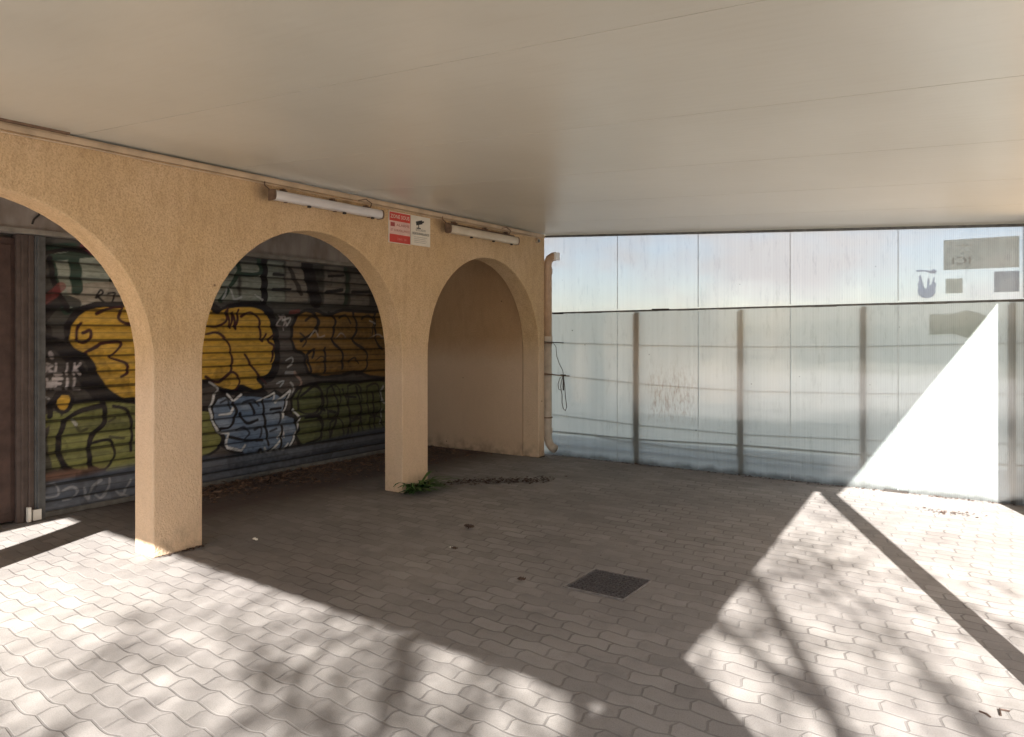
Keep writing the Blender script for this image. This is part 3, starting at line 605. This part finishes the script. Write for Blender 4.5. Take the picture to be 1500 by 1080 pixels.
for z in (1.468, 1.06, .50):
    b = B(); tube(b, [(pc[0], 8.25, z - .008), (pc[0], 8.25, z + .008)], .066, 14); box(b, pc[0] - .105, pc[0] - .05, 8.175, 8.195, z - .015, z + .015); obj('clamp', b, m_rust, dp)
b = B(); box(b, -4.975, -4.905, 8.225, 8.33, 2.545, 2.645); o = obj('outlet_box', b, simple('bright_white_plastic', (.8, .78, .74), .4, .04), dp); bevel(o, .004)
wl = empty('wire_loop', (-4.82, 8.26, 1.0), 'thin wire tied in hanging loops beside the drainpipe', 'wire')
b = B(); tube(b, [(-4.97, 8.26, 1.475), (-4.93, 8.27, 1.42), (-4.92, 8.27, 1.30), (-4.88, 8.27, 1.20), (-4.83, 8.27, 1.12), (-4.82, 8.27, 1.06)], .005, 5); obj('lead', b, m_galvd, wl)
b = B(); L = [(-4.82, 1.06), (-4.85, .98), (-4.86, .90), (-4.84, .80), (-4.84, .70), (-4.82, .62), (-4.79, .60), (-4.77, .65), (-4.79, .78), (-4.80, .92), (-4.82, 1.05), (-4.87, 1.02), (-4.90, .94), (-4.89, .87), (-4.85, .86)]
tube(b, [(x, 8.27, z) for x, z in L], .0055, 5); obj('coil', b, m_galvd, wl)
b = B(); box(b, -4.86, -4.79, 8.262, 8.28, 1.045, 1.065); tube(b, [(-4.82, 8.27, 1.05), (-4.82, 8.27, .86)], .010, 6); obj('knot', b, m_dark, wl)
b = B(); tube(b, [(-5.10, 8.19, 1.08), (-4.95, 8.185, 1.066), (-4.84, 8.25, 1.052), (-4.76, 8.325, 1.045)], .007, 6); obj('tie_wire', b, m_rust, wl)
b = B(); tube(b, [(-5.11, 8.185, 1.49), (-4.97, 8.19, 1.478), (-4.90, 8.25, 1.477), (-4.85, 8.325, 1.472)], .006, 6); obj('tie_wire', b, m_dark, wl)

# ------------------------------------------------------------------ lights on the arcade wall
def batten(y0, y1, z0, z1, label, dm, hm, drop):
    r = empty('fluorescent_fixture', (CX, (y0 + y1) / 2, z0), label, 'lamp', 'fluorescent fixtures on the arcade wall')
    zm = (z0 + z1) / 2; h = (z1 - z0) / 2
    b = B(); box(b, CX + .03, CX + .062, y0 + .03, y1 - .03, zm - h * .55, zm + h * 1.0); bevel(obj('housing', b, hm, r), .004)
    # rounded trough diffuser
    b = B(); n = 9; prof = [(CX + .0625 + .055 * math.sin(math.pi * k / n) ** .35, zm - h * .9 * math.cos(math.pi * k / n) - drop) for k in range(n + 1)]
    prism(b, [(x, y0 + .016, z) for x, z in prof], (0, y1 - y0 - .032, 0)); obj('diffuser', b, dm, r)
    for ya in (y0, y1 - .015):
        b = B(); prism(b, [(x * 1.0 + (.004 if i not in (0, n) else 0), ya, zm - drop + (z - zm + drop) * 1.08) for i, (x, z) in enumerate(prof)] + [(CX + .035, ya, zm + h), (CX + .035, ya, zm - h)], (0, .015, 0)); obj('end_cap', b, m_rust, r)
    for k in (.12, .55, .88):
        yk = y0 + (y1 - y0) * k; b = B(); box(b, CX + .0, CX + .05, yk - .012, yk + .012, z1 - .012, z1 + .028); box(b, CX + .05, CX + .075, yk - .01, yk + .01, zm - h * 1.02, z1 + .01); obj('bracket', b, m_rust, r)
    b = B(); ye = y1 - .12; tube(b, [(CX + .05, ye, z1), (CX + .055, ye + .02, z1 + .05), (CX + .03, ye - .03, z1 + .085), (CX + .02, ye - .12, z1 + .06)], .005, 6); obj('supply_cable', b, m_rust, r)
    b = B(); tube(b, [(CX + .045, y0 + .02, z1 - .01), (CX + .03, y0 - .03, z1 + .03), (CX + .015, y0 - .02, z1 + .075)], .005, 6); obj('supply_cable', b, m_rust, r)
    for k in (.30, .62, .9):
        yk = y0 + (y1 - y0) * k; b = B(); box(b, CX + .08, CX + .10, yk - .014, yk + .014, z0 - drop - .012, z0 - drop + .004); obj('clip', b, m_dark, r)
    return r
M = N('milky_diffuser'); cc = M.mix(M.ramp(M.noise(M.mapn(M.pos(), (1, .6, 1)), 3.5, 4), [(.35, 0), (.7, 1)]), (.52, .49, .49), (.66, .64, .63)); m_diff = M.fin(cc, .3)
M = N('yellowed_diffuser'); cc = M.mix(M.ramp(M.noise(M.pos(), 6, 4), [(.35, 0), (.7, 1)]), (.50, .41, .30), (.62, .54, .42)); m_diff2 = M.fin(cc, .4)
batten(3.86, 5.11, 2.675, 2.765, 'white tube light over the middle arch, the nearer of two', m_diff, m_rust, 0)
batten(6.11, 7.42, 2.675, 2.775, 'yellowed tube light over the far arch under a brown housing', m_diff2, m_rust, .018)
# small camera eye near the corner
sn = empty('camera_eye', (CX, 7.985, 2.74), 'tiny dark camera eye on the wall near the corner', 'camera')
b = B(); tube(b, [(CX, 7.985, 2.775), (CX + .03, 7.985, 2.775)], .032, 14); obj('mount', b, m_trim, sn)
b = B(); tube(b, [(CX + .0305, 7.99, 2.772), (CX + .042, 7.992, 2.771)], .018, 12); obj('lens', b, simple('black_glass', (.01, .01, .012), .15), sn)
# warning signs
m_red = simple('faded_red_print', (.52, .05, .035), .5, .12, 9); m_pink = simple('bleached_pink_print', (.66, .44, .38), .5, .1, 9); m_cream = simple('cream_plastic_plate', (.68, .62, .52), .45, .06, 9); m_blk = simple('black_print', (.03, .03, .03), .5)
FX = CX + .012
sg = empty('warning_sign', (CX, 5.44, 2.48), 'red and white warning plate left of the camera notice', 'sign')
b = B(); box(b, CX, FX, 5.287, 5.594, 2.485, 2.792); obj('plate', b, m_cream, sg)
b = B(); box(b, FX, FX + .001, 5.292, 5.590, 2.700, 2.785); box(b, FX, FX + .001, 5.292, 5.590, 2.490, 2.570); obj('red_band', b, m_red, sg)
b = B(); box(b, FX, FX + .001, 5.292, 5.590, 2.572, 2.698); obj('pale_band', b, m_pink, sg)
uy, uz = (0, 1, 0), (0, 0, 1)
b = B(); text_mesh(b, 'ZONE SOUS', (FX + .002, 5.305, 2.727), uy, uz, .052, .27); obj('lettering', b, m_cream, sg)
b = B(); text_mesh(b, 'ALARME', (FX + .002, 5.39, 2.652), uy, uz, .038, .19); text_mesh(b, 'ET SURVEILLANCE', (FX + .002, 5.31, 2.600), uy, uz, .032, .27)
box(b, FX + .0015, FX + .002, 5.305, 5.365, 2.645, 2.685); obj('lettering', b, simple('dull_red_print', (.34, .06, .06), .5), sg)
b = B(); text_mesh(b, '24H / 24', (FX + .002, 5.40, 2.515), uy, uz, .034, .13); obj('lettering', b, simple('pink_letters', (.6, .22, .18), .5), sg)
s2 = empty('camera_notice', (CX, 5.75, 2.48), 'cream notice with black camera symbol right of the red plate', 'sign')
b = B(); box(b, CX, FX - .002, 5.603, 5.90, 2.492, 2.792); obj('plate', b, m_cream, s2)
b = B(); rm = Matrix.Rotation(R(14), 3, 'X'); box(b, FX - .002, FX, 5.68, 5.775, 2.705, 2.745, rm); box(b, FX - .002, FX, 5.715, 5.725, 2.672, 2.71); box(b, FX - .002, FX, 5.69, 5.75, 2.664, 2.674); box(b, FX - .002, FX, 5.775, 5.80, 2.73, 2.748, rm); obj('camera_symbol', b, m_blk, s2)
b = B(); text_mesh(b, 'SITE SOUS', (FX, 5.675, 2.640), uy, uz, .030, .15); text_mesh(b, 'VIDEOSURVEILLANCE', (FX, 5.622, 2.600), uy, uz, .036, .255); obj('lettering', b, m_blk, s2)
b = B()
for k in range(4): box(b, FX - .002, FX - .0012, 5.65, 5.85 - .02 * (k % 2), 2.575 - k * .018, 2.579 - k * .018)
obj('small_print', b, simple('grey_print', (.36, .33, .29), .5), s2)

# ------------------------------------------------------------------ manhole, post, side wall
mh = empty('manhole_cover', (-2.14, 4.25, 0), 'square rusty drain cover set in the shaded pavers', 'drain cover')
M = N('gritty_cast_iron'); g = M.noise(M.pos(), 90, 4, .8); m_iron = M.fin(M.ramp(g, [(.40, (.018, .016, .02)), (.66, (.14, .125, .13))]), .7, M.bump(g, 1, .01))
b = B(); box(b, -2.335, -1.955, 4.055, 4.445, -.02, .006)
for i in range(11):
    for j in range(11): box(b, -2.315 + i * .0335, -2.297 + i * .0335, 4.075 + j * .034, 4.093 + j * .034, .0062, .010)
obj('lid', b, m_iron, mh)
m_mfr = simple('worn_frame_steel', (.20, .185, .18), .6, .3, 20)
b = B(); box(b, -2.357, -2.345, 4.035, 4.465, -.02, .007); box(b, -1.945, -1.933, 4.035, 4.465, -.02, .007); box(b, -2.344, -1.946, 4.035, 4.046, -.02, .007); box(b, -2.344, -1.946, 4.454, 4.465, -.02, .007); obj('frame', b, m_mfr, mh)
cp = empty('canopy_post', (.26, 3.77, 0), 'square grey steel post carrying the open edge of the canopy', 'post')
b = B(); box(b, .197, .323, 3.707, 3.833, .012, 2.60); bevel(obj('shaft', b, m_galv, cp), .006)
b = B(); box(b, .15, .37, 3.66, 3.88, 0.0, .0115); obj('base_plate', b, m_galvd, cp)
plainbox('side_wall', m_ochre, (.10, 4.5, 7.8, 8.32, 0, 2.55), 'ochre stub wall right of the translucent screen', 'wall', .01)

# ------------------------------------------------------------------ litter, weed, small debris
m_leafd = simple('dry_leaf', (.055, .032, .024), .8, .5, 40)
def litter(name, n, fx, smin, smax, label, zmax=.02, mat=None):
    b = B()
    for i in range(n):
        x, y = fx(); s = random.uniform(smin, smax); a = random.uniform(0, 6.28); t = random.uniform(-.5, .5); z = .004 + random.random() * zmax
        m = Matrix.Rotation(a, 3, 'Z') @ Matrix.Rotation(t, 3, 'X')
        q = [Vector(v) for v in ((-s, 0, 0), (-.2 * s, -.4 * s, .15 * s), (s, 0, .1 * s), (.1 * s, .45 * s, .2 * s))]
        b.faces.new([b.verts.new(m @ v + Vector((x, y, z))) for v in q])
    return tag(obj(name, b, mat or m_leafd), label, 'leaf litter', kind='stuff')
def f1():
    t = random.random(); y = 3.9 + t * 4.0; x = -6.93 + abs(random.gauss(0, .28 + .25 * t)) + .04
    return min(x, -5.5), y
litter('leaf_litter', 2600, f1, .012, .036, 'brown dry leaves drifted along the foot of the graffiti shutter', .03, simple('brown_leaves', (.17, .11, .08), .8, .6, 30))
def f2():
    t = random.random(); return -5.0 + t * .85 + random.gauss(0, .03), 6.15 + t * .72 + random.gauss(0, .10)
litter('leaf_litter', 520, f2, .010, .026, 'dark patch of crumbled leaves right of the weed')
def f3(): return random.uniform(-5.2, -1.9), random.uniform(3.2, 8.3)
litter('leaf_litter', 90, f3, .005, .012, 'fine scattered leaf crumbs over the shaded pavers', .004)
def f4():
    x = random.uniform(-5.0, 0); return x, BY - .02 - abs(random.gauss(0, .03))
litter('leaf_litter', 420, f4, .008, .022, 'thin line of dirt and leaves along the foot of the screen', .006)
def f6():
    k = random.choice(((2.93, 3.29), (5.50, 5.87), (8.05, 8.17))); return CX + .008 + abs(random.gauss(0, .02)), random.uniform(*k)
litter('leaf_litter', 260, f6, .006, .018, 'dark dirt and crumbs caught along the foot of the pillars', .008)
# weed
M = N('weed_leaf'); cc = M.mix(M.ramp(M.noise(M.pos(), 25, 3), [(.3, 0), (.7, 1)]), (.035, .085, .02), (.07, .15, .035)); m_weed = M.fin(cc, .5)
wd_ = empty('weed', (-5.0, 5.66, 0), 'dark green weed tuft growing at the foot of the second pillar', 'plant')
b = B()
for i in range(64):
    a = random.uniform(-1.75, 1.75); L_ = random.uniform(.16, .40); wdt = random.uniform(.010, .026); rise = random.uniform(.35, 1.25); c0 = Vector((-5.03 + random.uniform(0, .06), 5.66 + random.gauss(0, .08), 0))
    d = Vector((math.cos(a), math.sin(a), 0)); s_ = Vector((-d.y, d.x, 0)); prev = None
    for k in range(7):
        t = k / 6; w_ = wdt * math.sin(math.pi * min(.97, .12 + t * .88)) * (1.25 if k % 2 else .8)
        P = c0 + d * L_ * t * (1.1 - .2 * rise) + Vector((0, 0, L_ * (rise * t - rise * .72 * t * t) + .003))
        cur_ = (b.verts.new(P - s_ * w_ + Vector((0, 0, .2 * w_))), b.verts.new(P), b.verts.new(P + s_ * w_ + Vector((0, 0, .2 * w_))))
        if prev: b.faces.new((prev[0], prev[1], cur_[1], cur_[0])); b.faces.new((prev[1], prev[2], cur_[2], cur_[1]))
        prev = cur_
obj('leaves', b, m_weed, wd_, True)
def crumple(name, loc, s, mat, label, cat, seed):
    random.seed(seed); b = B(); n = 7
    vs_ = [[b.verts.new((loc[0] + (i / n - .5) * s * (1 - .5 * abs(j / 3 - .5)), loc[1] + (j / 3 - .5) * s * .6, .006 + abs(math.sin(i * 1.3 + seed)) * s * .25 + random.random() * s * .12)) for j in range(4)] for i in range(n)]
    for i in range(n - 1):
        for j in range(3): b.faces.new((vs_[i][j], vs_[i + 1][j], vs_[i + 1][j + 1], vs_[i][j + 1]))
    tag(obj(name, b, mat, origin=(loc[0], loc[1], 0)), label, cat)
crumple('fallen_leaf', (-3.673, 4.792), .10, m_leafd, 'curled dark leaf lying in the middle of the shaded pavers', 'leaf', 1)
crumple('fallen_leaf', (-3.41, 4.27), .06, m_leafd, 'small dark leaf beside the white paper scrap', 'leaf', 2)
crumple('paper_scrap', (-3.46, 4.285), .035, m_white, 'tiny white paper scrap beside the small dark leaf', 'paper', 3)
crumple('fallen_leaf', (-2.62, 3.97), .07, m_leafd, 'brown leaf lying left of the drain cover', 'leaf', 4)
crumple('paper_scrap', (-4.83, 3.60), .05, m_white, 'pale crumpled wrapper just right of the near pillar', 'paper', 5)
random.seed(9)
b = B(); tube(b, [(-.125, 3.69, .006), (-.10, 3.675, .009), (-.085, 3.66, .006)], .004, 5); tube(b, [(-.05, 3.70, .006), (-.055, 3.75, .010), (-.02, 3.76, .007)], .004, 5)
tag(obj('twig', b, m_leafd), 'two short dark twigs on the sunlit pavers at the lower right', 'twig')
def f5(): return random.gauss(-.48, .11), random.gauss(7.62, .05)
litter('dead_grass', 90, f5, .008, .02, 'small dirty tuft of dry grass on the sunlit pavers near the screen', .01)

# ------------------------------------------------------------------ surroundings: trees, houses, hedge
m_bark = simple('bark', (.14, .11, .085), .9, .3, 14, .6, 30)
def leafmat(name, a, c):
    M = N(name); inf = M.n('ShaderNodeObjectInfo'); f = M.noise(M.pos(), 2.5, 3)
    return M.fin(M.mix(M.ramp(f, [(.3, 0), (.7, 1)]), a, c), .6)
m_lf = leafmat('tree_leaves', (.045, .075, .02), (.10, .13, .04)); m_lf2 = leafmat('pine_leaves', (.03, .06, .02), (.06, .10, .035))
def cr3(P, k=6):
    P = [Vector(p) for p in P]; out = []
    for i in range(len(P) - 1):
        a, b_, c, d = P[max(i - 1, 0)], P[i], P[i + 1], P[min(i + 2, len(P) - 1)]
        for j in range(k):
            t = j / k; out.append(.5 * (2 * b_ + (c - a) * t + (2 * a - 5 * b_ + 4 * c - d) * t * t + (3 * b_ - a - 3 * c + d) * t ** 3))
    return out + [P[-1]]
def tree(loc, H, spread, leaves, lsize, label, mat, seed, density=1.0, lean=(0, 0), droop=0, lv=4, rf=.022, limb=None):
    rs = random.Random(seed); r = empty('tree', loc, label, 'tree', 'trees around the yard'); base = Vector(loc)
    tb = B(); tips = []
    def grow(p, d, L_, rad, lvl):
        n = 5; pts = [p]; q = p.copy(); dd = d.copy()
        for i in range(n):
            dd = (dd + Vector((rs.gauss(0, .13), rs.gauss(0, .13), rs.gauss(.02, .07)))).normalized(); q = q + dd * L_ / n; pts.append(q.copy())
            if lvl >= 2: tips.append((q.copy(), lvl))
        tube(tb, pts, rad, 6 if lvl < 2 else 4, True, rad * .6)
        if lvl < lv:
            for k in range(rs.choice((2, 3, 3)) if lvl else 4):
                i = rs.choice((3, 4, 5)) if lvl else rs.choice((4, 5)); a = rs.uniform(0, 6.28); tilt = rs.uniform(.45, .95) * spread
                ax = dd.cross(Vector((math.cos(a), math.sin(a), .1))).normalized()
                nd = (Matrix.Rotation(tilt, 3, ax) @ dd); nd.z = nd.z * .8 + .12 - droop; nd.normalize()
                grow(pts[i], nd, L_ * rs.uniform(.62, .82), rad * rs.uniform(.5, .65), lvl + 1)
    grow(base.copy(), Vector((lean[0], lean[1], 1)).normalized(), H * .36, H * rf, 0)
    if limb: tube(tb, cr3(limb), .085, 7, True, .03)
    obj('trunk', tb, m_bark, r)
    lb = B()
    for i in range(leaves):
        t, lvl = rs.choice(tips)
        if lvl < 3 and rs.random() < .6: continue
        s = lsize * rs.uniform(.6, 1.3); c = t + Vector((rs.gauss(0, .16), rs.gauss(0, .16), rs.gauss(0, .12))) * density
        m = Matrix.Rotation(rs.uniform(0, 6.28), 3, 'Z') @ Matrix.Rotation(rs.uniform(-1.2, 1.2), 3, 'X')
        lb.faces.new([lb.verts.new(m @ Vector(v) * s + c) for v in ((-1, 0, 0), (0, -.45, .1), (1, 0, 0), (0, .45, .1))])
    obj('crown', lb, mat, r)
tree((2.6, -6.5, 0), 11.5, .95, 4200, .047, 'thinly leaved tree whose shadow falls on the left pavers', m_lf, 3, 2.4, lv=3, rf=.0105, limb=[(2.61, -6.5, 3.8), (2.62, -6.5, 5.6), (2.40, -6.95, 6.6), (1.82, -7.2, 6.4), (1.77, -6.87, 6.0), (1.75, -6.64, 5.6), (1.68, -6.43, 5.2)])
tree((5.6, -8.2, 0), 11.5, .95, 8000, .048, 'thinly leaved tree whose shadow falls on the right pavers', m_lf, 12, 2.4, lv=4, rf=.0105)
for i, (x, y, h) in enumerate(((-14, -30, 8), (14, -26, 9))):
    tree((x, y, 0), h, 1.0, 5000, .22, ['broad dark tree standing before the far houses', 'tall dark tree at the far right of the yard'][i], m_lf2, 40 + i, 2.2, lv=3)
for i, (x, y, h) in enumerate(((-34, 24, 8), (12, 17, 8))):
    tree((x, y, 0), h, 1.0, 4500, .22, ['bushy tree beyond the screen on the left', 'bushy tree beyond the screen on the right'][i], m_lf2, 50 + i, 2.2, lv=3)
# hedges: one leafy mass each
def hedge(x0, x1, y0, y1, h, label, seed):
    rs = random.Random(seed); b = B()
    for i in range(int((x1 - x0) * 300)):
        s = rs.uniform(.07, .16); c = Vector((rs.uniform(x0, x1), rs.uniform(y0, y1), rs.uniform(.02, h) + .25 * noise.noise(Vector((i * .01, 0, 0)))))
        m = Matrix.Rotation(rs.uniform(0, 6.28), 3, 'Z') @ Matrix.Rotation(rs.uniform(-1.3, 1.3), 3, 'X')
        b.faces.new([b.verts.new(m @ Vector(v) * s + c) for v in ((-1, 0, 0), (0, -.5, .1), (1, 0, 0), (0, .5, .1))])
    tag(obj('hedge', b, m_lf2), label, 'hedge')
hedge(-20, 16, -19.2, -18, 2.0, 'long green hedge behind the yard entrance', 1)
hedge(-16, 10, 19, 20.2, 1.6, 'long green hedge beyond the screen', 2)
m_house = simple('pale_pink_render', (.62, .50, .42), .9, .1, 1, .2, 30); m_house2 = simple('white_render', (.72, .70, .66), .9, .1, 1, .2, 30)
m_tile = simple('terracotta_tiles', (.34, .14, .08), .8, .25, 6, .4, 20); m_glass = simple('dark_window_glass', (.03, .035, .04), .1, .1); m_wfr = simple('window_frame_white', (.7, .7, .68), .5, .05)
def house(x0, x1, y0, y1, h, face, mat, label):
    r = empty('house', ((x0 + x1) / 2, (y0 + y1) / 2, 0), label, 'house', 'houses around the yard')
    b = B(); box(b, x0, x1, y0, y1, 0, h); obj('wall', b, mat, r)
    b = B(); ym = (y0 + y1) / 2; prism(b, [(x0 - .4, y0 - .4, h + .001), (x0 - .4, y1 + .4, h + .001), (x0 - .4, ym, h + 1.5)], (x1 - x0 + .8, 0, 0)); obj('roof', b, m_tile, r)
    yf = y1 if face > 0 else y0
    for fl in range(int(h // 2.8)):
        for k in range(int((x1 - x0) // 3)):
            cx = x0 + 1.6 + k * 3; z = 1.0 + fl * 2.8
            b = B(); ya, yb_ = sorted((yf + face * .002, yf + face * .06))
            for (p_, q_, s_, t_) in ((cx - .6, cx - .5, z, z + 1.3), (cx + .5, cx + .6, z, z + 1.3), (cx - .5, cx + .5, z, z + .08), (cx - .5, cx + .5, z + 1.22, z + 1.3)): box(b, p_, q_, ya, yb_, s_, t_)
            f = obj('window', b, m_wfr, r); b = B(); ya, yb_ = sorted((yf + face * .002, yf + face * .02)); box(b, cx - .5, cx + .5, ya, yb_, z + .08, z + 1.22); obj('pane', b, m_glass, f)
house(-24, -9, -46, -38, 6, 1, m_house, 'pale pink two storey house with tiled roof far behind the yard')
house(-6, 9, -47, -39, 5.8, 1, m_house2, 'white two storey house far behind the yard')
house(12, 20, -9, 20, 7.5, 1, m_house, 'unseen pale pink house added along the right side to block skylight')  # added unseen house, cuts skylight from the right to deepen the shade
house(-48, -34, 36, 44, 5.8, -1, m_house2, 'white two storey house beyond the screen')
